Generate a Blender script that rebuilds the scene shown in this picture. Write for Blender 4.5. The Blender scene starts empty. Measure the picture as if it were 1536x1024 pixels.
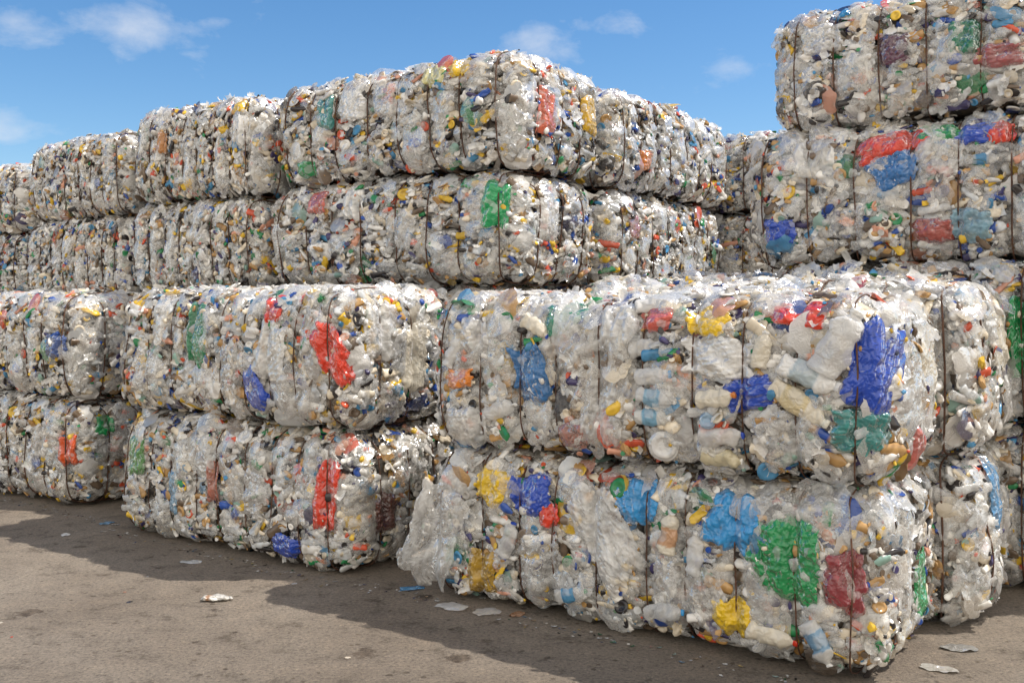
import bpy, math, numpy as np
from mathutils import Vector
rng=np.random.default_rng(11)
sc=bpy.context.scene
COL=sc.collection
# ------------------------------------------------------------ noise
def _h(ix,iy,iz):
    h=(ix*374761393+iy*668265263+iz*1442695041)&0xffffffff
    h=((h^(h>>13))*1274126177)&0xffffffff
    h=((h^(h>>16))*2246822519)&0xffffffff
    return ((h^(h>>15))&0xffffff)/float(0xffffff)
def vn(p):
    i=np.floor(p).astype(np.int64); f=p-i; f=f*f*(3-2*f)
    x,y,z=i[...,0],i[...,1],i[...,2]; fx,fy,fz=f[...,0],f[...,1],f[...,2]
    def L(a,b,t): return a+(b-a)*t
    a=L(L(_h(x,y,z),_h(x+1,y,z),fx),L(_h(x,y+1,z),_h(x+1,y+1,z),fx),fy)
    b=L(L(_h(x,y,z+1),_h(x+1,y,z+1),fx),L(_h(x,y+1,z+1),_h(x+1,y+1,z+1),fx),fy)
    return L(a,b,fz)
def fbm(p,o=3):
    s=0;a=.5;t=0
    for k in range(o):
        s=s+a*vn(p*(2**k)+17.3*k); t+=a; a*=.5
    return s/t
def ridge(p,o=3):
    s=0;a=.5;t=0
    for k in range(o):
        s=s+a*(1-np.abs(2*vn(p*(2**k)+31.7*k)-1)); t+=a; a*=.5
    return s/t
def crease(x,y,seed,f0=1.,n=9):
    """sharp straight folds like crumpled film; about 0..1"""
    r=np.random.default_rng(int(seed)+1000); s=0;t=0
    for k in range(n):
        a=r.uniform(0,np.pi);f=f0*r.uniform(.6,2.6);ph=r.uniform(0,1)
        wv=x*np.cos(a)+y*np.sin(a); wv=wv*f+ph+.35*np.sin((x*np.sin(a)-y*np.cos(a))*f*1.7+ph*9)
        tri=np.abs(wv-np.floor(wv)-.5)*2; w=1/f
        s=s+w*tri**.8;t+=w
    return s/t
# ------------------------------------------------------------ materials
def newmat(name):
    m=bpy.data.materials.new(name); m.use_nodes=True
    nt=m.node_tree; nt.nodes.clear(); return m,nt
def N(nt,t,**kw):
    n=nt.nodes.new(t)
    for k,v in kw.items(): setattr(n,k,v)
    return n
def math_(nt,op,a,b=None,c=None,clamp=False):
    n=N(nt,'ShaderNodeMath',operation=op); n.use_clamp=clamp
    for i,v in enumerate((a,b,c)):
        if v is None: continue
        if isinstance(v,(int,float)): n.inputs[i].default_value=v
        else: nt.links.new(v,n.inputs[i])
    return n.outputs[0]
def ramp(nt,fac,stops,interp='LINEAR'):
    r=N(nt,'ShaderNodeValToRGB'); cr=r.color_ramp; cr.interpolation=interp
    while len(cr.elements)<len(stops): cr.elements.new(.5)
    for e,(p,c) in zip(cr.elements,stops):
        e.position=p; e.color=(*c,1) if len(c)==3 else c
    nt.links.new(fac,r.inputs[0]); return r.outputs[0]
def noise(nt,vec,scale,detail=3,rough=.5,dist=0,typ='FBM'):
    n=N(nt,'ShaderNodeTexNoise'); n.noise_type=typ; n.inputs['Scale'].default_value=scale
    n.inputs['Detail'].default_value=detail; n.inputs['Roughness'].default_value=rough
    n.inputs['Distortion'].default_value=dist
    nt.links.new(vec,n.inputs['Vector']); return n.outputs[0]
def film(name,bumpscale,bumpstr,trans,rough,gl,vor=False):
    """thin plastic film: see-through body, denser on folds and at grazing angles, soft sheen"""
    m,nt=newmat(name); lk=nt.links.new
    at=N(nt,'ShaderNodeAttribute',attribute_name='Col')
    tc=N(nt,'ShaderNodeTexCoord').outputs['Object']
    b1=noise(nt,tc,bumpscale,1,.5,1.5)
    hgt=b1
    if vor:
        n_=noise(nt,tc,9,2,.5,.9)
        fold=math_(nt,'ABSOLUTE',math_(nt,'SUBTRACT',n_,.5))
        n2_=noise(nt,tc,26,1,.5,.6)
        fold2=math_(nt,'ABSOLUTE',math_(nt,'SUBTRACT',n2_,.5))
        hgt=math_(nt,'MULTIPLY_ADD',fold2,1.5,math_(nt,'MULTIPLY',fold,3.))
    bp=N(nt,'ShaderNodeBump'); bp.inputs['Strength'].default_value=bumpstr; bp.inputs['Distance'].default_value=.02
    lk(hgt,bp.inputs['Height'])
    df=N(nt,'ShaderNodeBsdfDiffuse'); lk(at.outputs['Color'],df.inputs['Color']); lk(bp.outputs[0],df.inputs['Normal'])
    last=df.outputs[0]
    if trans>0:
        tr=N(nt,'ShaderNodeBsdfTranslucent'); lk(at.outputs['Color'],tr.inputs['Color'])
        ms=N(nt,'ShaderNodeMixShader'); ms.inputs[0].default_value=trans
        lk(df.outputs[0],ms.inputs[1]); lk(tr.outputs[0],ms.inputs[2]); last=ms.outputs[0]
    lw=N(nt,'ShaderNodeLayerWeight'); lw.inputs[0].default_value=.4; lk(bp.outputs[0],lw.inputs['Normal'])
    wr=ramp(nt,b1,[(.45,(0,0,0)),(.68,(1,1,1))])
    add=math_(nt,'MULTIPLY_ADD',lw.outputs['Facing'],.5,math_(nt,'MULTIPLY',wr,.12))
    inv=math_(nt,'SUBTRACT',1,at.outputs['Alpha'])
    op=math_(nt,'MULTIPLY_ADD',inv,add,at.outputs['Alpha'],clamp=True)
    tp=N(nt,'ShaderNodeBsdfTransparent')
    m2=N(nt,'ShaderNodeMixShader'); lk(op,m2.inputs[0]); lk(tp.outputs[0],m2.inputs[1]); lk(last,m2.inputs[2])
    gs=N(nt,'ShaderNodeBsdfGlossy'); gs.inputs['Roughness'].default_value=rough; lk(bp.outputs[0],gs.inputs['Normal'])
    fr=N(nt,'ShaderNodeFresnel'); fr.inputs['IOR'].default_value=1.5
    fac=math_(nt,'MULTIPLY',math_(nt,'MINIMUM',fr.outputs[0],.25),gl)
    m3=N(nt,'ShaderNodeMixShader'); lk(fac,m3.inputs[0]); lk(m2.outputs[0],m3.inputs[1]); lk(gs.outputs[0],m3.inputs[2])
    o=N(nt,'ShaderNodeOutputMaterial'); lk(m3.outputs[0],o.inputs[0])
    return m
def opaque(name,grime,rough):
    m,nt=newmat(name); lk=nt.links.new
    at=N(nt,'ShaderNodeAttribute',attribute_name='Col')
    tc=N(nt,'ShaderNodeTexCoord').outputs['Object']
    g=noise(nt,tc,22,1,.6)
    gm=ramp(nt,g,[(.3,(1-grime,1-grime*1.1,1-grime*1.25)),(.6,(1,1,1))])
    mx=N(nt,'ShaderNodeMix',data_type='RGBA',blend_type='MULTIPLY'); mx.inputs[0].default_value=1
    lk(at.outputs['Color'],mx.inputs[6]); lk(gm,mx.inputs[7])
    pr=N(nt,'ShaderNodeBsdfPrincipled')
    lk(mx.outputs[2],pr.inputs['Base Color'])
    lk(math_(nt,'MULTIPLY_ADD',g,rough[1]-rough[0],rough[0]),pr.inputs['Roughness'])
    o=N(nt,'ShaderNodeOutputMaterial'); lk(pr.outputs[0],o.inputs[0])
    return m
M_solid=opaque('crushed_plastic',.32,(.02,.34))
M_item=film('clear_plastic',36,.33,.15,.14,1.4)
M_bag=film('bag_plastic',30,.45,.2,.15,1.6,True)
# core: mosaic darkened so gaps between the items read as deep shade
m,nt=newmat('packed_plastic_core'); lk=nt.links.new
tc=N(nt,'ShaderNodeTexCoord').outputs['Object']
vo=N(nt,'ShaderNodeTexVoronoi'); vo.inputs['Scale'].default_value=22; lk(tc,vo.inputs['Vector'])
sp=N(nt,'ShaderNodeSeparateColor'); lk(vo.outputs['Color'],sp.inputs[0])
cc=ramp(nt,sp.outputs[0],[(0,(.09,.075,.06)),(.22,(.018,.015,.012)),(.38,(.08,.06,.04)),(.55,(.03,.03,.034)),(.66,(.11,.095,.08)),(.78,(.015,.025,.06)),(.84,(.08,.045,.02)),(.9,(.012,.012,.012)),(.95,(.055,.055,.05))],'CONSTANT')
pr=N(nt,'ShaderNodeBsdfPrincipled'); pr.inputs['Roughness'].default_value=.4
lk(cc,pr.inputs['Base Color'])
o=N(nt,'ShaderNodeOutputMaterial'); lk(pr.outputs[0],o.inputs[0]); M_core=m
# wire
m,nt=newmat('rusty_wire'); lk=nt.links.new
tc=N(nt,'ShaderNodeTexCoord').outputs['Object']
pr=N(nt,'ShaderNodeBsdfPrincipled'); pr.inputs['Roughness'].default_value=.7
lk(ramp(nt,noise(nt,tc,30,2),[(.3,(.035,.017,.010)),(.7,(.13,.056,.028))]),pr.inputs['Base Color'])
o=N(nt,'ShaderNodeOutputMaterial'); lk(pr.outputs[0],o.inputs[0]); M_wire=m
# ground
m,nt=newmat('worn_concrete_ground'); lk=nt.links.new
tc=N(nt,'ShaderNodeTexCoord').outputs['Object']
n1=noise(nt,tc,.5,5,.6,.6); n2=noise(nt,tc,4.5,9,.78); n3=noise(nt,tc,48,6,.85)
c1=ramp(nt,n1,[(.3,(.20,.158,.118)),(.5,(.27,.222,.172)),(.7,(.34,.287,.228))])
c2=ramp(nt,n2,[(.36,(.5,.47,.44)),(.46,(.95,.95,.95)),(.56,(1.05,1.04,1.03)),(.68,(1.3,1.27,1.22))])
c3=ramp(nt,n3,[(.38,(.4,.4,.4)),(.47,(.93,.93,.93)),(.56,(1.05,1.05,1.05)),(.66,(1.7,1.67,1.6))])
a=N(nt,'ShaderNodeMix',data_type='RGBA',blend_type='MULTIPLY'); a.inputs[0].default_value=1; lk(c1,a.inputs[6]); lk(c2,a.inputs[7])
b=N(nt,'ShaderNodeMix',data_type='RGBA',blend_type='MULTIPLY'); b.inputs[0].default_value=1; lk(a.outputs[2],b.inputs[6]); lk(c3,b.inputs[7])
def spots(scale,k,lo,hi,dark,prev):
    vs=N(nt,'ShaderNodeTexVoronoi'); vs.inputs['Scale'].default_value=scale; lk(tc,vs.inputs['Vector'])
    nd=math_(nt,'MULTIPLY_ADD',n2,k,vs.outputs['Distance'])
    st=ramp(nt,nd,[(lo,dark),(hi,(1,1,1))])
    x=N(nt,'ShaderNodeMix',data_type='RGBA',blend_type='MULTIPLY'); x.inputs[0].default_value=.9; lk(prev,x.inputs[6]); lk(st,x.inputs[7]); return x.outputs[2]
cc=spots(2.4,1.1,.62,.70,(.52,.47,.43),b.outputs[2])
cc=spots(9,.7,.44,.50,(.48,.44,.40),cc)
hs=math_(nt,'MULTIPLY_ADD',n3,.7,math_(nt,'MULTIPLY',n2,1.6))
bp=N(nt,'ShaderNodeBump'); bp.inputs['Strength'].default_value=1.; bp.inputs['Distance'].default_value=.03; lk(hs,bp.inputs['Height'])
pr=N(nt,'ShaderNodeBsdfPrincipled'); pr.inputs['Roughness'].default_value=.85
lk(cc,pr.inputs['Base Color']); lk(bp.outputs[0],pr.inputs['Normal'])
o=N(nt,'ShaderNodeOutputMaterial'); lk(pr.outputs[0],o.inputs[0]); M_ground=m
# ------------------------------------------------------------ mesh helper
def mkmesh(name,V,Q,C=None,smooth=None,mi=None,mats=()):
    me=bpy.data.meshes.new(name)
    me.vertices.add(len(V)); me.vertices.foreach_set('co',np.ascontiguousarray(V,dtype=np.float32).ravel())
    me.loops.add(len(Q)*4); me.loops.foreach_set('vertex_index',np.ascontiguousarray(Q,dtype=np.int32).ravel())
    me.polygons.add(len(Q)); me.polygons.foreach_set('loop_start',np.arange(0,len(Q)*4,4,dtype=np.int32))
    for x in mats: me.materials.append(x)
    if mi is not None: me.polygons.foreach_set('material_index',mi.astype(np.int32))
    if smooth is None: smooth=np.ones(len(Q),bool)
    me.polygons.foreach_set('use_smooth',smooth)
    me.update(calc_edges=True)
    if C is not None:
        ca=me.color_attributes.new(name='Col',type='FLOAT_COLOR',domain='POINT')
        ca.data.foreach_set('color',np.ascontiguousarray(C,dtype=np.float32).ravel())
    return me
def gridq(nu,nv,wrap=False):
    q=[]
    for i in range(nu-1):
        for j in range(nv if wrap else nv-1):
            j2=(j+1)%nv
            q.append((i*nv+j,i*nv+j2,(i+1)*nv+j2,(i+1)*nv+j))
    return np.array(q)
# ------------------------------------------------------------ prototypes (unit size)
def lathe(prof,seg,seed,crush=0.,freq=2.,sq=1.):
    prof=np.array(prof,float); t=np.linspace(0,2*np.pi,seg,endpoint=False)
    r=prof[:,0][:,None]; x=prof[:,1][:,None]+0*t
    V=np.stack([x,r*np.cos(t),r*np.sin(t)],-1).reshape(-1,3)
    if crush>0:
        o=seed*7.13
        d=np.stack([fbm(V*freq+o,2),fbm(V*freq+o+40,2),fbm(V*freq+o+80,2)],-1)-.5
        V=V+d*crush
        rr=ridge(V*freq*1.3+o+11,2)[:,None]
        V[:,1:]*=(1.15-.55*crush*rr/ max(crush,.3))
    V[:,2]*=sq
    return V,gridq(len(prof),seg,True)
BP=[(0,-.5),(.10,-.5),(.155,-.47),(.165,-.42),(.15,-.3),(.165,-.18),(.165,0),(.15,.1),(.165,.2),(.13,.32),(.055,.40),(.05,.43),(.06,.43),(.06,.5),(0,.5)]
protos={k:[] for k in('blob','bottle','cap','lid','film','flap')}
for s in range(12):
    e=(.22,.35,.5)[s%3]
    th=np.linspace(0,np.pi,8); p=[(np.sin(a)**e*(1-.1*(i%2)),-np.cos(a)*(1.0+.8*(s%4)/3)) for i,a in enumerate(th)]
    V,Q=lathe(p,10,s,.65,1.35,.62); protos['blob'].append((V,Q,s%3!=0,np.zeros(len(V))))
for s in range(8):
    V,Q=lathe(BP,9,s+20,.13,4,.64)
    cm=np.zeros((len(BP),9)); cm[12:]=1; cm[5:8]=2
    protos['bottle'].append((V,Q,True,cm.ravel()))
for s in range(3):
    p=[(.0,-.28),(.96,-.28),(1,-.2),(1,.22),(.9,.3),(.0,.3)]
    V,Q=lathe(p,10,s,.05*s,1); V=V[:,[1,2,0]]; protos['cap'].append((V,Q,False,np.zeros(len(V))))
    p=[(0,0),(.55,.03),(.62,.12),(.85,.12),(.9,.02),(1,.0),(1,-.1),(.8,-.16)]
    V,Q=lathe(p,14,s,.06*s,1); V=V[:,[1,2,0]]; protos['lid'].append((V,Q,True,np.zeros(len(V))))
def patch(n1,n2,seed,amp,freq,curl,round_=True,warp=.25):
    a,b=np.meshgrid(np.linspace(-1,1,n1),np.linspace(-1,1,n2),indexing='ij')
    if round_:
        X=a*np.sqrt(1-b*b/2);Y=b*np.sqrt(1-a*a/2)
    else: X,Y=a,b
    P=np.stack([X,Y,0*X+seed*3.7],-1)
    ang=np.arctan2(Y,X); R=.72+.55*fbm(np.stack([np.cos(ang)*1.7,np.sin(ang)*1.7,0*ang+seed*5.1],-1),3)
    if round_: X=X*R;Y=Y*R
    X=X+warp*(fbm(P*freq+9,2)-.5);Y=Y+warp*(fbm(P*freq+29,2)-.5)
    Z=amp*(crease(P[...,0],P[...,1],seed,freq*.45)-.5)+curl*(X*X+Y*Y)
    return np.stack([X,Y,Z],-1).reshape(-1,3),gridq(n1,n2)
for s in range(14):
    V,Q=patch(11,11,s,.6,1.6,-.35); protos['film'].append((V,Q,True,np.zeros(len(V))))
for s in range(8):
    V,Q=patch(6,4,s,.6,1.4,.3,False,1.0); V[:,1]*=.6; protos['flap'].append((V,Q,True,np.zeros(len(V))))
PAL=[((.85,.83,.79),27),((.80,.71,.56),14),((.52,.50,.47),9),((.62,.64,.65),10),((.035,.03,.03),6.5),((.03,.09,.38),3.6),((.08,.28,.50),3.8),((.80,.52,.05),5),((.68,.11,.05),2.8),((.03,.25,.09),3),((.52,.31,.12),9),((.06,.05,.14),3),((.70,.35,.24),2.8),((.18,.13,.09),6),((.28,.44,.38),1.5)]
PC=np.array([p[0] for p in PAL]); PW=np.array([p[1] for p in PAL],float); PW/=PW.sum()
FILM=np.array([(.90,.89,.86),(.88,.84,.76),(.82,.83,.82),(.90,.89,.85)])
def pick(n,kind):
    c=PC[rng.choice(len(PC),n,p=PW)]
    c=c*rng.uniform(.75,1.08,(n,1))
    a=np.ones(n)
    if kind=='film':
        f=FILM[rng.integers(0,4,n)]; k=rng.random(n)<.76
        c=np.where(k[:,None],f,c); a=np.where(k,rng.uniform(.03,.32,n),rng.uniform(.6,.92,n))
    elif kind=='flap':
        f=FILM[rng.integers(0,4,n)]; k=rng.random(n)<.85
        c=np.where(k[:,None],f,c); a=np.full(n,.6)
    elif kind=='bottle':
        k=rng.random(n)<.5
        c=np.where(k[:,None],np.array([.88,.88,.86]),c); a=np.where(k,rng.uniform(.08,.3,n),1)
    elif kind=='blob':
        k=rng.random(n)<.3
        c=np.where((k&(rng.random(n)<.8))[:,None],np.array([.88,.87,.84]),c)
        a=np.where(k,rng.uniform(.08,.38,n),1)
    return np.clip(c,0,.9),a
KINDS=[('blob',.37,(.020,.050)),('bottle',.26,(.09,.22)),('cap',.15,(.012,.021)),('lid',.04,(.025,.05)),('film',.115,(.05,.12)),('flap',.065,(.018,.045))]
# ------------------------------------------------------------ bale template
class Tpl:
    def __init__(s,name,L,W,H,seed,nitems,r=.19,wr=.0046):
        s.name=name;s.L,s.W,s.H=L,W,H;s.seed=seed;s.wr=wr
        s.h=np.array([L/2-.05,W/2-.05,H/2-.025]); s.r=r
        nx=max(3,int(round(L/.30)))
        s.xw=np.linspace(-L/2+.17,L/2-.17,nx)+rng.uniform(-.025,.025,nx)
        s.yw=np.array([-.25*W,0,.25*W])+rng.uniform(-.04,.04,3)
        s.build(nitems); s.wires=s.build_wires()
    def wd(s,q,n):
        dx=np.min(np.abs(q[...,0:1]-s.xw),-1); dy=np.min(np.abs(q[...,1:2]-s.yw),-1)
        return np.where(n[...,0]**2>.5,dy,dx)
    def surf(s,p,extra=0.,soft=False):
        lim=s.h-s.r
        qi=np.clip(p,-lim,lim); d=p-qi; n=d/(np.linalg.norm(d,axis=-1,keepdims=True)+1e-9)
        q=qi+s.r*n
        wx=1-n[...,0]**2; we=n[...,0]**2
        dx=np.min(np.abs(q[...,0:1]-s.xw),-1); dy=np.min(np.abs(q[...,1:2]-s.yw),-1)
        if soft: # taut film bridges the groove and is only nipped in under the wire itself
            f=lambda d_:.034-.042*np.exp(-(d_/.030)**2)
        else:
            f=lambda d_:.05*(1-np.exp(-(d_/.085)**2))-.054*np.exp(-(d_/.036)**2)
        D=wx*f(dx)+we*f(dy)
        D=D+.085*(fbm(q*2.1+s.seed*13.1,2)-.5)+(.02 if soft else .045)*(fbm(q*7+s.seed*5.1,2)-.5)
        D=D+.03*(1-(q[...,2]/s.h[2])**2)*(1-n[...,2]**2)-.012
        pos=q+n*(D+extra)[...,None]
        pos=pos.copy(); pos[...,2]+=s.H/2
        return pos,n
    def wrap(s,face,a,z):
        hx,hy,hz=s.h; z=z-s.H/2
        a=np.asarray(a,float); z=np.asarray(z,float)
        zz=np.minimum(z,hz); over=np.maximum(z-hz,0); zz=np.maximum(zz,-hz)
        if face=='F':
            x=np.clip(a,-hx,hx); y=-hy+np.abs(a-x)+over
        else:
            y=np.clip(a,-hy,hy); x=hx-np.abs(a-y)-over
        return np.stack([x,y,zz],-1)
    def sheet(s,sd):
        """one large clear film sheet stretched over the pressed surface"""
        r=np.random.default_rng(sd+s.seed*997)
        hx,hy,hz=s.h; n=28
        face='F' if r.random()<.68 else 'R'
        a=r.uniform(-1,1)*(hx if face=='F' else hy); z=r.uniform(.1,s.H+.35)
        w=r.uniform(.2,.42);h=r.uniform(.2,.42)
        A,B=np.meshgrid(np.linspace(-1,1,n),np.linspace(-1,1,n),indexing='ij')
        ang=np.arctan2(B,A);R=.6+.8*fbm(np.stack([np.cos(ang)*2.6+sd,np.sin(ang)*2.6,0*ang+sd*5.1],-1),3)
        rad=np.maximum(np.abs(A),np.abs(B));k=(R*rad+(1-rad));x=A*k*w/2;y=B*k*h/2
        th=r.uniform(0,3.1);u=x*np.cos(th)-y*np.sin(th);v=x*np.sin(th)+y*np.cos(th)
        raw=s.wrap(face,a+u,z+v)
        if r.random()<.35: raw=raw*np.array([-1,-1,1])
        c1=crease(x,y*.35,sd,6.,7);c2=crease(x,y*.4,sd+50,18.,6)
        e=.022+.03*(c1-.5)+.012*(c2-.5)-.02*rad**6
        V,_=s.surf(raw,e);V=V.reshape(-1,3);V[:,2]=np.maximum(V[:,2],.004)
        pk=np.clip((c2-.57)*6,0,1)*.33+np.clip((c1-.6)*5,0,1)*.2
        C=np.zeros((len(V),4));C[:,:3]=FILM[sd%4];C[:,3]=np.clip(r.uniform(.0,.05)+pk.ravel(),0,1)
        return V,gridq(n,n),C
    def build(s,n):
        hx,hy,hz=s.h; Vs=[];Qs=[];Cs=[];Sm=[];Mi=[];off=0
        def grid(ax,sign):
            nonlocal off
            o=[i for i in range(3) if i!=ax]
            na=int(2*s.h[o[0]]/.035);nb=int(2*s.h[o[1]]/.035)
            A,B=np.meshgrid(np.linspace(-s.h[o[0]],s.h[o[0]],na),np.linspace(-s.h[o[1]],s.h[o[1]],nb),indexing='ij')
            P=np.zeros((na,nb,3));P[...,ax]=sign*s.h[ax];P[...,o[0]]=A;P[...,o[1]]=B
            P=P.reshape(-1,3)
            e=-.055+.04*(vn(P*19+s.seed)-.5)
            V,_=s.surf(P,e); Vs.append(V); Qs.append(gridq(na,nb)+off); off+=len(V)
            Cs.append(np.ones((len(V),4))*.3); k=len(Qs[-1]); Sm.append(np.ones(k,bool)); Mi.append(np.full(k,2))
        for ax in range(3):
            for sg in(-1,1): grid(ax,sg)
        for j in range(27):
            V,Q,C=s.sheet(j); Vs.append(V);Qs.append(Q+off);Cs.append(C);off+=len(V)
            Sm.append(np.full(len(Q),True));Mi.append(np.ones(len(Q)))
        ar=np.array([hx*hz,hx*hz,hy*hz,hy*hz,hx*hy*1.1,hx*hy*.12]);ar/=ar.sum()
        for kind,fr,(s0,s1) in KINDS:
            m=int(n*fr); vs=protos[kind]
            for vi,(PV,PQ,sm,cm) in enumerate(vs):
                k=m//len(vs)
                f=rng.choice(6,k,p=ar); P=rng.uniform(-1,1,(k,3))*s.h
                P[f==0,1]=-hy;P[f==1,1]=hy;P[f==2,0]=-hx;P[f==3,0]=hx;P[f==4,2]=hz;P[f==5,2]=-hz
                dep={'blob':rng.uniform(-.055,.004,k),'bottle':rng.uniform(-.045,.002,k),'cap':rng.uniform(-.035,.014,k),'lid':rng.uniform(-.015,.012,k),'film':rng.uniform(-.03,.014,k),'flap':rng.uniform(-.01,.02,k)}[kind]
                lim=s.h-s.r;d_=P-np.clip(P,-lim,lim);n0=d_/np.linalg.norm(d_,axis=1,keepdims=True);q0=np.clip(P,-lim,lim)+s.r*n0
                wdist=s.wd(q0,n0)
                dep=dep-np.where(wdist<(.03 if kind in('cap','flap') else .05),{'blob':.018,'bottle':.026,'cap':.014,'lid':.02,'film':.038,'flap':.034}[kind],0)
                edge=(np.max(np.abs(n0),1)<.93)&(n0[:,2]>.1)
                if kind in('flap','film'): dep=dep+np.where(edge,.010,0)
                pos,nn=s.surf(P,dep)
                tl={'blob':.5,'bottle':.3,'cap':.7,'lid':.45,'film':.35,'flap':1.0}[kind]
                nn=nn+rng.normal(0,1,(k,3))*.6*(tl*np.where(edge&(kind=='film'),1.5,1))[:,None]; nn/=np.linalg.norm(nn,axis=1,keepdims=True)
                ref=np.where(np.abs(nn[:,0:1])<.8,np.array([[1.,0,0]]),np.array([[0,1.,0]]))
                if kind in('bottle','blob'):
                    ref=ref+rng.normal(0,.5,(k,3))
                else: ref=rng.normal(0,1,(k,3))
                t1=ref-nn*np.sum(ref*nn,1,keepdims=True); t1/=np.linalg.norm(t1,axis=1,keepdims=True)+1e-9
                t2=np.cross(nn,t1)
                sc_=rng.uniform(0,1,k)**1.4*(s1-s0)+s0
                sx=sc_*rng.uniform(.85,1.25,k); sy=sc_*rng.uniform(.8,1.15,k); sz=sc_*rng.uniform(.6,1.0,k)
                V=(PV[None,:,0,None]*(t1*sx[:,None])[:,None]+PV[None,:,1,None]*(t2*sy[:,None])[:,None]+PV[None,:,2,None]*(nn*sz[:,None])[:,None])+pos[:,None]
                c,a=pick(k,kind)
                C=np.concatenate([np.repeat(c[:,None],len(PV),1),np.repeat(a[:,None,None],len(PV),1)],-1)
                if kind=='bottle':
                    cc,_=pick(k,'cap'); C[:,cm==1,:3]=cc[:,None]; C[:,cm==1,3]=1
                    lab=rng.random(k)<.4; cl,_=pick(k,'cap')
                    mk=lab[:,None]&(cm==2)[None]
                    C[...,:3]=np.where(mk[...,None],cl[:,None],C[...,:3]); C[...,3]=np.where(mk,1,C[...,3])
                Q=PQ[None]+(np.arange(k)*len(PV))[:,None,None]+off
                V=V.reshape(-1,3); V[:,2]=np.maximum(V[:,2],.004)
                Vs.append(V);Qs.append(Q.reshape(-1,4));Cs.append(C.reshape(-1,4));off+=len(V)
                kk=k*len(PQ);Sm.append(np.full(kk,sm));Mi.append(np.repeat((a<.999).astype(int),len(PQ)))
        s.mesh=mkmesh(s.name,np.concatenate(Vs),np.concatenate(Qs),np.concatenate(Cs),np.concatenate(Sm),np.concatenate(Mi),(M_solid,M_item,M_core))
    def loop(s,kind,w):
        hx,hy,hz=s.h; a=hy if kind=='x' else hx
        per=[]; 
        def seg(p,q,n):
            for i in range(n): per.append((p[0]+(q[0]-p[0])*i/n,p[1]+(q[1]-p[1])*i/n))
        na=int(2*a/.03);nz=int(2*hz/.03)
        seg((-a,-hz),(a,-hz),na);seg((a,-hz),(a,hz),nz);seg((a,hz),(-a,hz),na);seg((-a,hz),(-a,-hz),nz)
        per=np.array(per); P=np.zeros((len(per),3)); P[:,2]=per[:,1]
        if kind=='x': P[:,1]=per[:,0];P[:,0]=w
        else: P[:,0]=per[:,0];P[:,1]=w
        wob=.024*(fbm(P*3+w*9,2)-.5)
        V,n=s.surf(P,.080+0*wob)
        V[:,0 if kind=='x' else 1]+=wob
        if kind=='y':
            V[:,2]-=.085*np.clip(n[:,2],0,1)
        for _ in range(8): V=.5*V+.25*(np.roll(V,1,0)+np.roll(V,-1,0))
        T=np.roll(V,-1,0)-np.roll(V,1,0);T/=np.linalg.norm(T,axis=1,keepdims=True)
        B=np.cross(T,n);B/=np.linalg.norm(B,axis=1,keepdims=True)
        th=np.linspace(0,2*np.pi,5,endpoint=False);R=s.wr
        W=V[:,None]+R*(np.cos(th)[None,:,None]*n[:,None]+np.sin(th)[None,:,None]*B[:,None])
        k=len(V);W=W.reshape(-1,3);W[:,2]=np.maximum(W[:,2],.003)
        Q=gridq(k+1,5,True)%(k*5)
        return mkmesh('binding_wire',W,Q,mats=(M_wire,))
    def build_wires(s):
        return [s.loop('x',w) for w in s.xw]+[s.loop('y',w) for w in s.yw]
    def bag(s,face,a,z,w,h,rot,col,alpha=1.,res=(26,22),seed=0,puff=.020,lift=.024,free=False):
        n1,n2=res
        A,B=np.meshgrid(np.linspace(-1,1,n1),np.linspace(-1,1,n2),indexing='ij')
        X=A*np.sqrt(1-B*B/4.5);Y=B*np.sqrt(1-A*A/4.5)
        ang=np.arctan2(Y,X)
        cs=np.stack([np.cos(ang),np.sin(ang),0*ang],-1)
        R=.66+.62*fbm(cs*2.0+seed*5.1,3)+.22*(crease(np.cos(ang),np.sin(ang),seed+5,1.6)-.5)
        rad=np.maximum(np.abs(A),np.abs(B)); X=X*(R*rad+(1-rad));Y=Y*(R*rad+(1-rad))
        r=math.radians(rot);x=X*w/2;y=Y*h/2
        P=np.stack([x*9,y*9,0*x+seed*2.3],-1)
        x=x+.1*w*(fbm(P*1.8+7,2)-.5);y=y+.1*h*(fbm(P*1.8+57,2)-.5)
        u=x*math.cos(r)-y*math.sin(r);v=x*math.sin(r)+y*math.cos(r)
        raw=s.wrap(face,a+u,z+v)
        if free:
            xx=np.clip(a+u,-s.h[0]+.06,s.h[0]-.06); raw=s.wrap(face,xx,z+v)
        loose=h>.5
        ys=.45 if loose else (.5 if h>w*1.3 else (.8 if h>=w else 1.))
        xs=.6 if w>h*1.3 else 1.
        c1=crease(x*xs,y*ys,seed,3.2 if loose else 5.);c2=crease(x*xs,y*ys,seed+77,11. if loose else 14.);c3=crease(x*xs,y*ys,seed+177,32.,6)
        e=lift+puff*(c1-.45)*(3.2 if loose else 2.4)+.008*(1-rad**2)-.016*rad**8+(.010 if loose else .014)*(c2-.5)*2+.005*(c3-.5)*2
        V,_=s.surf(raw,e,soft=True)
        if free:
            lo=(a+u)-xx; V[...,0]+=lo*.85; V[...,1]-=np.abs(lo)*.35; V[...,1]-=.06*np.clip(-v/h+.2,0,1)
        V=V.reshape(-1,3); V[:,2]=np.maximum(V[:,2],.006)
        C=np.zeros((len(V),4));C[:,:3]=col
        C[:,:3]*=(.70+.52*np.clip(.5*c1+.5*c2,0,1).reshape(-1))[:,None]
        C[:,3]=np.clip(alpha+(np.clip((c2-.5)*4,0,1)*.25+np.clip((c1-.52)*4,0,1)*.2).ravel()*(alpha<.99),0,1)
        if alpha>.6:
            k=(fbm(P.reshape(-1,3)*2.2+90,2)>.74); C[k,:3]=C[k,:3]*.6+.26
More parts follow.
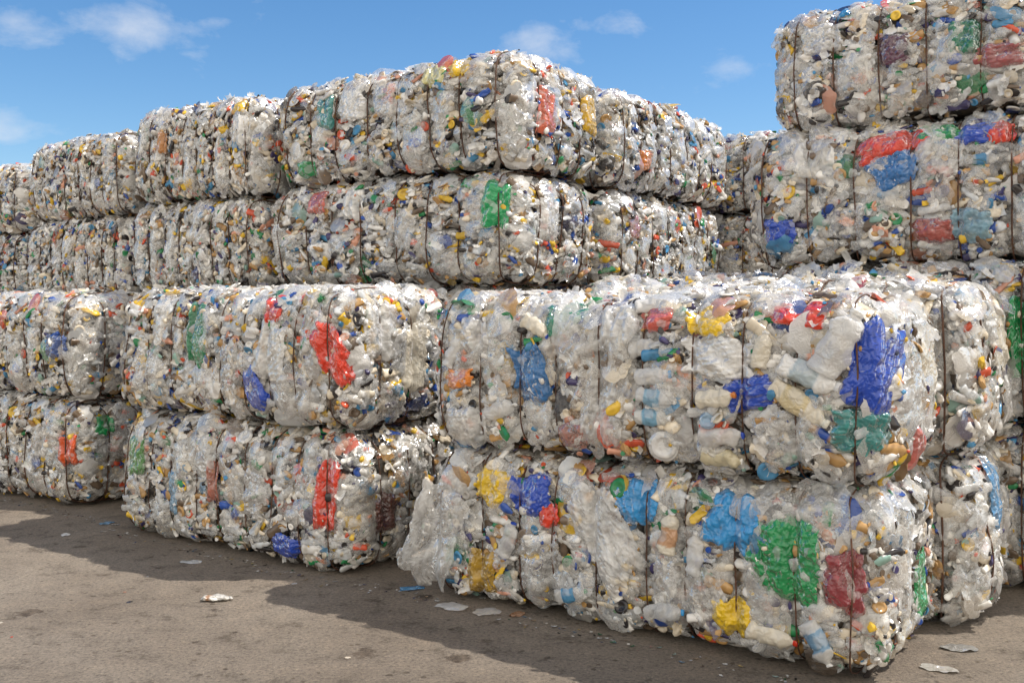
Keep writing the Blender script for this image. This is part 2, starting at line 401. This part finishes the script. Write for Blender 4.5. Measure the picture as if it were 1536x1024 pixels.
        return mkmesh('crumpled_bag',V,gridq(n1,n2),np.clip(C,0,1),None,mats=(M_bag,))
    def bottle(s,face,a,z,L,rad,rot,col,alpha,cap,lab,seed=0):
        prof=[]; bp=BP
        for i in range(len(bp)-1):
            for t in(0,.33,.66): prof.append((bp[i][0]+(bp[i+1][0]-bp[i][0])*t,bp[i][1]+(bp[i+1][1]-bp[i][1])*t))
        prof.append(bp[-1]); V,Q=lathe(prof,24,seed+60,.12,5,.65)
        x=V[:,0].copy(); V=V*np.array([L,rad/.165,rad/.165])
        raw=s.wrap(face,np.array([a]),np.array([z])); p,n=s.surf(raw,np.array([.012+rad*.25]),soft=True); p=p[0];n=n[0]
        up=np.array([0,0,1.])-n*n[2];up/=np.linalg.norm(up); sd=np.cross(up,n)
        r=math.radians(rot); t1=sd*math.cos(r)+up*math.sin(r); t2=np.cross(n,t1)
        W=V[:,0:1]*t1+V[:,1:2]*t2+V[:,2:3]*n+p
        C=np.zeros((len(W),4));C[:,:3]=col;C[:,3]=alpha
        k=x>.43;C[k]=(*cap,1)
        if lab is not None:
            k=(x>-.28)&(x<.14);C[k]=(*lab,1)
            k=(x>-.2)&(x<.05)&(V[:,1]>0);C[k,:3]=np.array(lab)*.6+.25
        return mkmesh('plastic_bottle',W,Q,C,mats=(M_bag,))
    def lid(s,face,a,z,rad,col):
        p=[(0,0),(.2,.02),(.5,.03),(.56,.1),(.62,.12),(.85,.12),(.9,.02),(1,.03),(1.03,-.02),(1,-.12),(.9,-.2)]
        V,Q=lathe(p,28,3,.1,1.5);V=V[:,[1,2,0]]*rad
        raw=s.wrap(face,np.array([a]),np.array([z]));q,n=s.surf(raw,np.array([.034]),soft=True);q=q[0];n=n[0]+np.array([.18,0,.2]);n/=np.linalg.norm(n)
        up=np.array([0,0,1.])-n*n[2];up/=np.linalg.norm(up);sd=np.cross(up,n)
        W=V[:,0:1]*sd+V[:,1:2]*up+V[:,2:3]*n+q
        return mkmesh('container_lid',W,Q,np.tile([*col,.8],(len(W),1)),mats=(M_bag,))
# ------------------------------------------------------------ layout frame
O=np.array([1.62,4.86]);U=np.array([-.82,.57])/np.hypot(.82,.57)
Vv=np.array([U[1],-U[0]])
YAW=math.atan2(-U[1],-U[0])
TA1=Tpl('plastic_bale',2.9,1.26,.98,1,13500)
TA2=Tpl('plastic_bale',2.9,1.24,.98,2,13500)
TB1=Tpl('plastic_bale',2.65,1.35,1.02,3,11000)
TB2=Tpl('plastic_bale',2.65,1.4,1.0,4,11000)
MT=[Tpl('plastic_bale',2.55,1.2,.98,5+i,9500,wr=.0056) for i in range(5)]
RED=(.74,.05,.02);BLUE=(.015,.07,.48);LBLUE=(.03,.31,.68);YEL=(.88,.58,.02);GRN=(.015,.30,.09);WHT=(.90,.89,.86);CRM=(.84,.77,.63);TEAL=(.05,.29,.27);ORG=(.8,.25,.03);DRED=(.30,.04,.05);CLR=(.89,.88,.85)
cnt=[0]
GRP='stacked bales of compressed waste plastic'
def bale(tpl,u0,u1,v0,v1,z0,h,label,feats=(),dyaw=0,flip=False,rot90=False):
    uc=(u0+u1)/2;vc=(v0+v1)/2
    c=O+uc*U+vc*Vv
    ob=bpy.data.objects.new('plastic_bale',tpl.mesh);COL.objects.link(ob)
    Lx,Ly=(u1-u0,v1-v0) if not rot90 else (v1-v0,u1-u0)
    ob.location=(c[0],c[1],z0);ob.scale=(Lx/tpl.L,Ly/tpl.W,h/tpl.H)
    ob.rotation_euler=(0,0,YAW+math.radians(dyaw)+(math.pi/2 if rot90 else 0)+(math.pi if flip else 0))
    ob['label']=label;ob['category']='plastic bale';ob['group']=GRP
    for w in tpl.wires:
        o=bpy.data.objects.new('binding_wire',w);COL.objects.link(o);o.parent=ob
    for f in feats:
        kind,face,uv,z=f[:4]
        if face=='F': a=(uc-uv) if not rot90 else (uv-vc); a/=ob.scale[0]
        else: a=(uv-vc)/ob.scale[1]
        zl=(z-z0)/ob.scale[2]
        cnt[0]+=1;sd=cnt[0]
        if kind=='bag':
            w,hh,rot,col=f[4:8];al=f[8] if len(f)>8 else 1.;lift=f[9] if len(f)>9 else .024
            n_=int(np.clip(max(w,hh)/.0055,24,90))
            if max(col)-min(col)>.15: al=.35+.62*al
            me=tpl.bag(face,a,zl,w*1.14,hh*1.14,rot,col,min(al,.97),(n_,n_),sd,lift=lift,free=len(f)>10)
            nm='crumpled_bag'
        elif kind=='bottle':
            me=tpl.bottle(face,a,zl,*f[4:11],seed=sd);nm='plastic_bottle'
        else:
            me=tpl.lid(face,a,zl,f[4],f[5]);nm='container_lid'
        o=bpy.data.objects.new(nm,me);COL.objects.link(o);o.parent=ob
    return ob
b='bag'
bale(TA1,-.25,2.63,-.06,1.18,0,.97,'mixed plastic bale with green, blue and yellow bags on the ground',[
 (b,'F',2.54,.38,.36,.60,-20,WHT,.25,.05,1),(b,'F',1.27,.56,.28,.54,32,WHT,.3,.032),(b,'F',1.8,.745,.26,.22,15,BLUE),(b,'F',2.09,.75,.2,.2,-20,YEL,.7),
 (b,'F',1.66,.63,.12,.12,0,RED),(b,'F',1.08,.78,.22,.24,10,LBLUE,.7),(b,'F',.51,.75,.25,.3,-15,LBLUE,.8),(b,'F',.21,.59,.36,.38,0,GRN,.8),
 (b,'F',.51,.235,.19,.2,20,YEL,.8),(b,'F',2.18,.21,.2,.26,0,(.5,.30,.03),.7),(b,'F',-.06,.52,.16,.28,0,DRED,.6),(b,'R',.757,.353,.17,.36,0,GRN,.8),
 ('bottle','F',.87,.64,.25,.055,80,CRM,.9,(.8,.8,.8),(.6,.35,.2)),(b,'F',.1,.86,.26,.15,0,CLR,.05),(b,'F',.75,.35,.3,.35,10,CLR,.03),(b,'F',1.75,.35,.3,.3,10,CLR,.03),
 (b,'R',.35,.55,.3,.5,0,WHT,.1),(b,'R',.45,.15,.25,.25,0,CRM,.4),('bottle','F',.9,.2,.24,.05,10,WHT,.3,LBLUE,None),('bottle','F',.3,.18,.26,.05,-8,CRM,.9,RED,None),('bottle','F',1.5,.2,.22,.045,20,WHT,.3,GRN,(.1,.3,.5)),
 ('bottle','F',.72,.55,.24,.05,84,WHT,.5,WHT,None),('bottle','F',1.95,.45,.24,.05,70,WHT,.4,BLUE,None),('bottle','F',.05,.2,.24,.05,-60,WHT,.5,WHT,(.2,.35,.5))])
bale(TA2,-.27,2.62,-.07,1.16,.97,.97,'mixed plastic bale with red and blue bags atop another bale',[
 (b,'F',.16,1.85,.28,.15,-5,RED,.9),('bottle','F',-.05,1.71,.36,.085,62,WHT,.6,WHT,None),(b,'F',-.22,1.58,.27,.42,-18,BLUE,.95),
 (b,'F',.66,1.80,.22,.13,0,YEL,.85),(b,'F',.574,1.60,.36,.2,-8,WHT,.7),('bottle','F',.083,1.54,.32,.062,-20,WHT,.95,(.8,.8,.8),(.50,.58,.6)),
 ('bottle','F',.14,1.40,.34,.058,-32,CRM,.95,(.85,.82,.7),(.72,.6,.36)),(b,'F',.389,1.436,.26,.15,15,BLUE,.9),(b,'F',.962,1.82,.18,.13,0,(.62,.12,.09),.6),
 (b,'F',1.79,1.473,.22,.32,15,(.03,.16,.40),.7),(b,'F',1.56,1.84,.26,.2,20,(.03,.25,.15),.5),(b,'F',1.5,1.66,.34,.26,40,CLR,.15),(b,'F',1.22,1.77,.24,.24,0,WHT,.4),
 (b,'F',1.28,1.32,.28,.42,-12,WHT,.2),('lid','F',.9,1.13,.085,WHT),(b,'F',2.3,1.43,.18,.12,0,ORG,.8),(b,'F',2.26,1.12,.28,.24,0,WHT,.35),(b,'F',2.2,1.7,.2,.18,0,WHT,.35),
 (b,'F',.2,1.22,.30,.26,20,WHT,.1),(b,'F',-.165,1.27,.26,.2,0,TEAL,.5),(b,'F',1.5,1.12,.2,.14,10,(.45,.2,.16),.4),(b,'R',.6,1.1,.12,.24,0,(.6,.15,.12),.6),(b,'R',.35,1.5,.3,.4,0,WHT,.1),
 (b,'R',.75,1.6,.25,.35,0,CRM,.2),(b,'F',.7,1.05,.3,.2,0,CLR,.03),(b,'F',.3,1.93,.3,.2,0,CLR,.1),('lid','F',.62,1.28,.045,(.3,.45,.6)),
 ('bottle','F',.95,1.5,.22,.05,5,WHT,.5,LBLUE,None),('bottle','F',.93,1.38,.24,.048,-6,WHT,.5,WHT,(.25,.42,.55)),('bottle','F',.58,1.40,.22,.045,8,CRM,.9,ORG,None),('bottle','F',.55,1.2,.25,.05,4,WHT,.5,BLUE,None),('bottle','F',.95,1.27,.22,.045,0,(.8,.8,.76),.7,WHT,(.2,.4,.55)),('bottle','F',1.02,1.65,.2,.045,12,WHT,.5,YEL,None),('bottle','F',.33,1.66,.2,.045,75,CRM,.9,WHT,None),('bottle','F',.56,1.1,.24,.05,-5,(.7,.62,.42),.9,WHT,None),
 ('bottle','F',2.0,1.25,.24,.05,20,WHT,.5,WHT,None),('bottle','F',1.75,1.75,.22,.045,-30,CRM,.9,BLUE,None),('bottle','F',2.35,1.6,.22,.045,60,WHT,.6,GRN,None),('bottle','F',1.0,1.93,.22,.05,10,WHT,.6,WHT,None)],dyaw=0)
bale(MT[0],-.5,2.3,1.08,2.33,0,1.0,'compressed plastic bale standing on the ground behind others',[(b,'R',1.6,.75,.2,.4,0,(.1,.3,.55),.6),(b,'R',2.0,.5,.2,.4,0,WHT,.1)])
bale(MT[1],-.5,2.3,1.02,2.33,1.0,1.05,'pale mixed plastic bale with wire binding, atop another bale',[(b,'R',1.7,1.65,.3,.3,0,CRM,.3),(b,'R',2.0,1.3,.2,.3,0,WHT,.1)],dyaw=0)
bale(MT[2],-1.4,1.2,2.12,3.5,0,1.08,'compressed plastic bale standing on the ground beside others',[(b,'F',-.75,.6,.25,.3,0,LBLUE,.6)])
bale(MT[3],-1.4,1.2,2.12,3.5,1.08,1.1,'mixed plastic bale with green bag, carrying a taller stack',[(b,'F',-.60,1.7,.16,.42,0,GRN),(b,'F',-.85,1.4,.3,.35,0,WHT,.1)])
bale(MT[4],1.33,2.52,2.42,5.0,0,1.05,'compressed plastic bale standing on the ground between stacks',rot90=True)
bale(MT[0],1.33,2.52,2.42,5.0,1.05,1.08,'pale plastic bale atop another, between taller stacks',rot90=True,flip=True)
bale(MT[1],-1.4,1.4,2.38,3.55,2.17,1.05,'mixed plastic bale with long red and blue bags, third tier',[
 (b,'F',.27,3.06,.42,.16,22,RED,.65),(b,'F',.27,2.88,.28,.22,30,(.03,.17,.45),.75),(b,'F',-.03,3.12,.26,.13,0,GRN,.9),(b,'F',-.28,3.09,.22,.15,0,BLUE,.9),(b,'F',-.43,3.08,.15,.15,0,RED),
 (b,'F',1.12,2.45,.22,.18,0,BLUE,.8),(b,'F',.85,2.98,.26,.26,0,WHT,.4),(b,'F',-.03,2.92,.26,.22,0,WHT,.15),(b,'F',0,2.42,.26,.13,0,(.40,.08,.06),.5),(b,'F',-.25,2.45,.22,.18,0,(.2,.38,.48),.4),(b,'F',.6,2.5,.22,.2,0,CLR,.05)])
bale(MT[4],-1.45,1.2,2.42,3.5,3.22,.94,'mixed plastic bale on the top tier of the tallest stack',[
 (b,'F',-.2,3.75,.2,.24,0,(.02,.19,.10),.6),(b,'F',.8,3.9,.25,.2,0,WHT,.3),(b,'F',.27,3.75,.2,.2,0,(.13,.04,.08),.6),(b,'F',-.42,3.6,.25,.15,0,(.4,.1,.1),.4),(b,'F',.62,3.6,.25,.25,0,CLR,.05),(b,'F',.66,4.1,.12,.1,0,LBLUE)],dyaw=-1)
bale(TB1,3.25,5.9,-.18,1.17,0,1.01,'mixed plastic bale with red bag on its corner, on the ground',[
 (b,'F',3.43,.56,.15,.44,-6,RED),(b,'F',3.85,.17,.2,.14,-20,BLUE,.9),(b,'F',5.6,.65,.17,.28,0,(.1,.27,.08),.5),('lid','F',4.3,.9,.06,WHT),(b,'F',4.75,.72,.25,.25,0,WHT,.2),(b,'F',4.2,.5,.25,.3,0,CLR,.05),(b,'F',5.1,.4,.14,.3,0,(.2,.38,.55),.4),(b,'F',4.6,.55,.12,.3,0,(.45,.15,.1),.4),
 (b,'R',.2,.4,.2,.25,0,(.12,.04,.03),.6),(b,'R',.5,.7,.3,.3,0,CLR,.05)])
bale(TB2,3.22,5.9,-.2,1.22,1.01,1.0,'mixed plastic bale with red, blue and green bags atop another',[
 (b,'F',3.36,1.55,.19,.42,28,RED,.95),(b,'F',3.94,1.86,.18,.2,0,RED,.7),(b,'F',3.92,1.58,.3,.38,-10,WHT,.45),(b,'F',4.14,1.27,.2,.28,25,BLUE,.95),(b,'F',4.8,1.68,.19,.46,0,(.03,.22,.10),.65),
 (b,'F',5.4,1.4,.25,.3,0,WHT,.1),(b,'F',4.45,1.4,.25,.4,0,CLR,.05),(b,'F',3.7,1.25,.25,.3,0,CLR,.05),(b,'R',.15,1.7,.25,.35,0,WHT,.4),(b,'R',.5,1.5,.25,.45,0,CRM,.3),(b,'R',.25,1.2,.25,.25,0,CLR,.1)])
bale(MT[2],6.85,9.45,-.02,1.3,0,1.0,'mixed plastic bale with red bag on its corner, on the ground',[(b,'F',6.98,.56,.17,.26,0,(.72,.10,.02)),(b,'F',7.4,.6,.2,.3,0,WHT,.2),(b,'R',.4,.6,.3,.3,0,WHT,.1),(b,'R',.3,.75,.15,.15,0,GRN,.6)],dyaw=1)
bale(MT[3],6.85,9.45,-.02,1.3,1.0,1.0,'multicoloured plastic bale atop another, beside a gap',[(b,'R',.7,1.85,.2,.13,0,ORG,.8),(b,'F',7.1,1.5,.2,.2,0,(.05,.1,.3),.6)],dyaw=1)
# rear row
def stack(u0,u1,v0,v1,zs,tp,labs,feats={},rot90=False,jit=0,low=0):
    for i in range(len(zs)-1):
        sh=(0,.0,.03,-.02)[i%4]
        bale(MT[tp[i]],u0+sh,u1+sh,v0+(low if i<2 else 0),v1,zs[i],zs[i+1]-zs[i],labs[i],feats.get(i,()),dyaw=(.8,-.6,.5,-.9)[i%4]+jit,flip=(i not in feats and i%2==0),rot90=rot90)
LB=['compressed plastic bale on the ground, holding up a tall stack','compressed plastic bale in the second tier of a stack','wire-bound mixed plastic bale in the third tier of a stack','wire-bound mixed plastic bale on top of a stack']
stack(2.72,5.5,1.12,2.47,(0,1.0,2.03,2.95,3.90),(0,1,2,3),LB,{2:[(b,'F',2.93,2.66,.19,.36,-8,(.015,.36,.12)),(b,'F',4.4,2.76,.2,.26,0,WHT,.6),(b,'F',4.87,2.8,.2,.2,0,(.6,.12,.08),.6),(b,'R',1.6,2.57,.2,.34,0,WHT,.5),(b,'F',3.2,2.85,.12,.1,0,GRN,.9),(b,'F',3.9,2.5,.2,.3,0,CLR,.05)],
 3:[(b,'F',4.76,3.57,.17,.26,0,TEAL,.6),(b,'F',4.42,3.585,.25,.24,0,WHT,.7),(b,'F',3.23,3.78,.2,.16,0,YEL,.8),(b,'F',3.5,3.76,.2,.2,0,(.75,.7,.3),.5),(b,'R',1.53,3.42,.2,.34,0,(.72,.16,.08),.65),(b,'R',2.22,3.5,.15,.3,0,(.8,.48,.02)),(b,'F',4.0,3.6,.22,.26,0,CLR,.2),(b,'F',5.0,3.1,.18,.13,0,GRN,.7)]},low=.14)
stack(5.58,7.5,1.0,2.2,(0,1.0,1.98,2.9,3.86),(3,4,1,0),LB,{3:[(b,'F',5.78,3.74,.2,.12,0,YEL),(b,'F',5.76,3.52,.2,.26,0,WHT,.7),(b,'F',6.9,3.5,.14,.2,0,(.55,.25,.08),.6)]},jit=1,low=.25)
stack(7.6,9.5,1.0,2.2,(0,.97,1.93,2.82,3.72),(1,0,4,2),LB,jit=-.5,low=.32)
stack(9.6,12.0,1.0,2.2,(0,.95,1.88,2.72,3.56),(4,3,0,1),LB)
stack(2.66,3.9,2.6,5.15,(0,1.0,2.0,2.93,3.85),(2,1,3,4),LB,{3:[(b,'F',3.13,3.23,.2,.18,0,ORG,.8),(b,'F',3.6,3.6,.2,.2,0,CLR,.2)],2:[(b,'F',3.0,2.6,.2,.2,0,(.55,.2,.15),.5)]},rot90=True)
stack(1.7,4.4,5.35,6.5,(0,1.0,1.98,2.9,3.8),(0,2,4,1),LB)
# ------------------------------------------------------------ ground
me=mkmesh('ground',np.array([(-300,-300,0),(300,-300,0),(300,300,0),(-300,300,0)],float),np.array([[0,1,2,3]]),mats=(M_ground,))
g=bpy.data.objects.new('ground',me);COL.objects.link(g);g['kind']='structure';g['label']='worn grey-brown concrete yard with dark stains'
# loose scraps
def scrap(x,y,sz,asp,rot,col,al,label,kind='patch',name='plastic_scrap'):
    cnt[0]+=1
    if kind=='patch':
        V,Q=patch(14,12,cnt[0]+50,.5,1.6,-.1); V[:,2]-=V[:,2].min(); V=V*np.array([sz/2,sz/2*asp,sz*.3])
        C=np.tile([*col,al],(len(V),1))
    else:
        prof=[]
        for i in range(len(BP)-1):
            for t in(0,.5): prof.append((BP[i][0]+(BP[i+1][0]-BP[i][0])*t,BP[i][1]+(BP[i+1][1]-BP[i][1])*t))
        V,Q=lathe(prof,16,cnt[0],.3,5,.45);xx=V[:,0].copy()
        V=V*sz*np.array([1,1.6,1.0]);V[:,2]-=V[:,2].min();C=np.tile([*col,al],(len(V),1));C[(xx>-.35)&(xx<-.2)]=(.6,.35,.2,1)
    me=mkmesh(name,V,Q,C,mats=(M_bag,))
    o=bpy.data.objects.new(name,me);COL.objects.link(o);o.location=(x,y,.002);o.rotation_euler=(0,0,rot)
    o['label']=label;o['category']='litter'
scrap(-1.89,6.17,.19,1,.1,(.75,.73,.68),1,'crushed pale plastic bottle on bare ground','bottle','crushed_bottle')
scrap(-2.36,7.07,.17,.6,0,(.7,.72,.72),.8,'crushed pale plastic piece on shaded ground')
scrap(-3.5,8.32,.14,.7,1,(.2,.4,.6),1,'blue plastic scrap on shaded ground')
scrap(-3.66,7.9,.1,.7,2,WHT,1,'small white plastic scrap on ground')
scrap(-.665,6.42,.17,.6,.2,(.05,.3,.6),1,'blue crumpled wrapper beside a bale')
scrap(-.37,6.02,.22,.7,-.2,CLR,.45,'clear crushed cup on ground by a bale')
scrap(-.16,5.92,.18,.8,.4,CLR,.5,'clear flattened container on ground by a bale')
scrap(.03,5.88,.12,.6,.8,(.4,.2,.1),1,'brown plastic scrap beside a bale')
scrap(2.46,5.3,.2,.6,-.1,(.3,.29,.27),1,'flattened grey can on ground by a bale')
scrap(2.22,5.0,.2,.5,-.5,(.5,.47,.42),.9,'pale flattened plastic piece on ground by a bale')
for i in range(30):
    x=rng.uniform(-4.2,1.2); y=rng.uniform(4.6,7.6)
    c,_=pick(1,'cap'); scrap(x,y,rng.uniform(.015,.045),.7,rng.uniform(0,6),c[0],1,'tiny plastic flake on bare ground',name='plastic_flake')
# fine debris along bale bases
k=340;PV,PQ=protos['flap'][0][:2]
pu=rng.uniform(-.4,9,k);pv=-np.abs(rng.normal(0,.08,k))-.0
pos=O+pu[:,None]*U+pv[:,None]*Vv; pos=pos+np.where((pu>5.95),0,np.where(pu<3.2,-.08,-.18))[:,None]*Vv
an=rng.uniform(0,6.28,k);s_=rng.uniform(.005,.016,k)
ca,sa=np.cos(an)[:,None],np.sin(an)[:,None]
X=(PV[None,:,0]*ca-PV[None,:,1]*sa)*s_[:,None]+pos[:,0:1];Y=(PV[None,:,0]*sa+PV[None,:,1]*ca)*s_[:,None]+pos[:,1:2]
Zz=(PV[None,:,2]-PV[:,2].min())*s_[:,None]*.6+.003
V=np.stack([X,Y,Zz],-1).reshape(-1,3);Q=(PQ[None]+(np.arange(k)*len(PV))[:,None,None]).reshape(-1,4)
c,_=pick(k,'cap');c=c*.35+c.mean(1,keepdims=True)*.3;C=np.concatenate([np.repeat(c[:,None],len(PV),1),np.ones((k,len(PV),1))],-1).reshape(-1,4)
o=bpy.data.objects.new('ground_debris',mkmesh('ground_debris',V,Q,C,mats=(M_solid,)));COL.objects.link(o);o['kind']='stuff';o['label']='fine plastic debris scattered along the bale bases';o['category']='debris'
# ------------------------------------------------------------ world
EL=58
w=bpy.data.worlds.new('World');sc.world=w;w.use_nodes=True;nt=w.node_tree;nt.nodes.clear();lk=nt.links.new
sky=N(nt,'ShaderNodeTexSky',sky_type='NISHITA');sky.sun_disc=False;sky.sun_elevation=math.radians(EL);sky.sun_rotation=math.radians(90)
sky.air_density=1.0;sky.dust_density=.5;sky.ozone_density=2.4;sky.altitude=200
hs=N(nt,'ShaderNodeHueSaturation');hs.inputs['Saturation'].default_value=1.27;hs.inputs['Value'].default_value=1.02;lk(sky.outputs[0],hs.inputs['Color'])
tc=N(nt,'ShaderNodeTexCoord').outputs['Generated']
sx=N(nt,'ShaderNodeSeparateXYZ');lk(tc,sx.inputs[0])
az=math_(nt,'ARCTAN2',sx.outputs[0],sx.outputs[1]);el=math_(nt,'ARCSINE',sx.outputs[2])
cb=N(nt,'ShaderNodeCombineXYZ');lk(az,cb.inputs[0]);lk(math_(nt,'MULTIPLY',el,1.7),cb.inputs[1])
n1=noise(nt,cb.outputs[0],17,6,.6,.2)
tot=None
for (px,py,rx,ry,st) in[(45,45,55,22,.95),(215,42,95,28,1.0),(310,36,30,14,.7),(820,70,65,28,.95),(915,40,55,18,.85),(1105,108,60,20,.85),(20,188,80,24,.8),(290,82,30,10,.6)]:
    kx=(px-768)/1445;kz=(455-py)/1445;a0=math.atan(kx);e0=math.atan(kz/math.sqrt(1+kx*kx))
    dx=math_(nt,'DIVIDE',math_(nt,'SUBTRACT',az,a0),rx/1445);dy=math_(nt,'DIVIDE',math_(nt,'SUBTRACT',el,e0),ry/1445)
    d2=math_(nt,'ADD',math_(nt,'MULTIPLY',dx,dx),math_(nt,'MULTIPLY',dy,dy))
    mk=math_(nt,'MULTIPLY',math_(nt,'EXPONENT',math_(nt,'MULTIPLY',d2,-.8)),st)
    tot=mk if tot is None else math_(nt,'MAXIMUM',tot,mk)
cl=math_(nt,'MULTIPLY',math_(nt,'SUBTRACT',math_(nt,'MULTIPLY_ADD',tot,.42,n1),.66),2.2,clamp=True)
cl=math_(nt,'MULTIPLY',cl,.6)
# unseen white cumulus added behind the camera to fill the shaded front faces
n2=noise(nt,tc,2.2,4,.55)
fill_bank=math_(nt,'MULTIPLY',math_(nt,'SUBTRACT',math_(nt,'MULTIPLY_ADD',sx.outputs[1],-.4,n2),.56),5,clamp=True)
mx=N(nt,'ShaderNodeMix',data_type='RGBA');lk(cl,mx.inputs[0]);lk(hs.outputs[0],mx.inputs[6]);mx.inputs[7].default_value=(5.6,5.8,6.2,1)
mb=N(nt,'ShaderNodeMix',data_type='RGBA');lk(fill_bank,mb.inputs[0]);lk(mx.outputs[2],mb.inputs[6]);mb.inputs[7].default_value=(11.6,10.8,9.6,1)
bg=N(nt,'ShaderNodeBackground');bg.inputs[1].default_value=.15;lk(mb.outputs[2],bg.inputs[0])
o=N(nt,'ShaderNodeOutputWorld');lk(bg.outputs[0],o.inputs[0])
sl=bpy.data.lights.new('sun','SUN');sl.energy=5.0;sl.angle=math.radians(.5);sl.color=(1,.94,.86)
so=bpy.data.objects.new('sun',sl);COL.objects.link(so);so.rotation_euler=(0,math.radians(90-EL),0);so.location=(20,0,30)
cd=bpy.data.cameras.new('camera');co=bpy.data.objects.new('camera',cd);COL.objects.link(co)
co.location=(0,0,1.9);co.rotation_euler=(math.radians(90),0,0);cd.lens=36*1445/1536;cd.sensor_width=36;cd.shift_y=-57/1536;cd.clip_end=2000
sc.camera=co
sc.view_settings.view_transform='Standard'
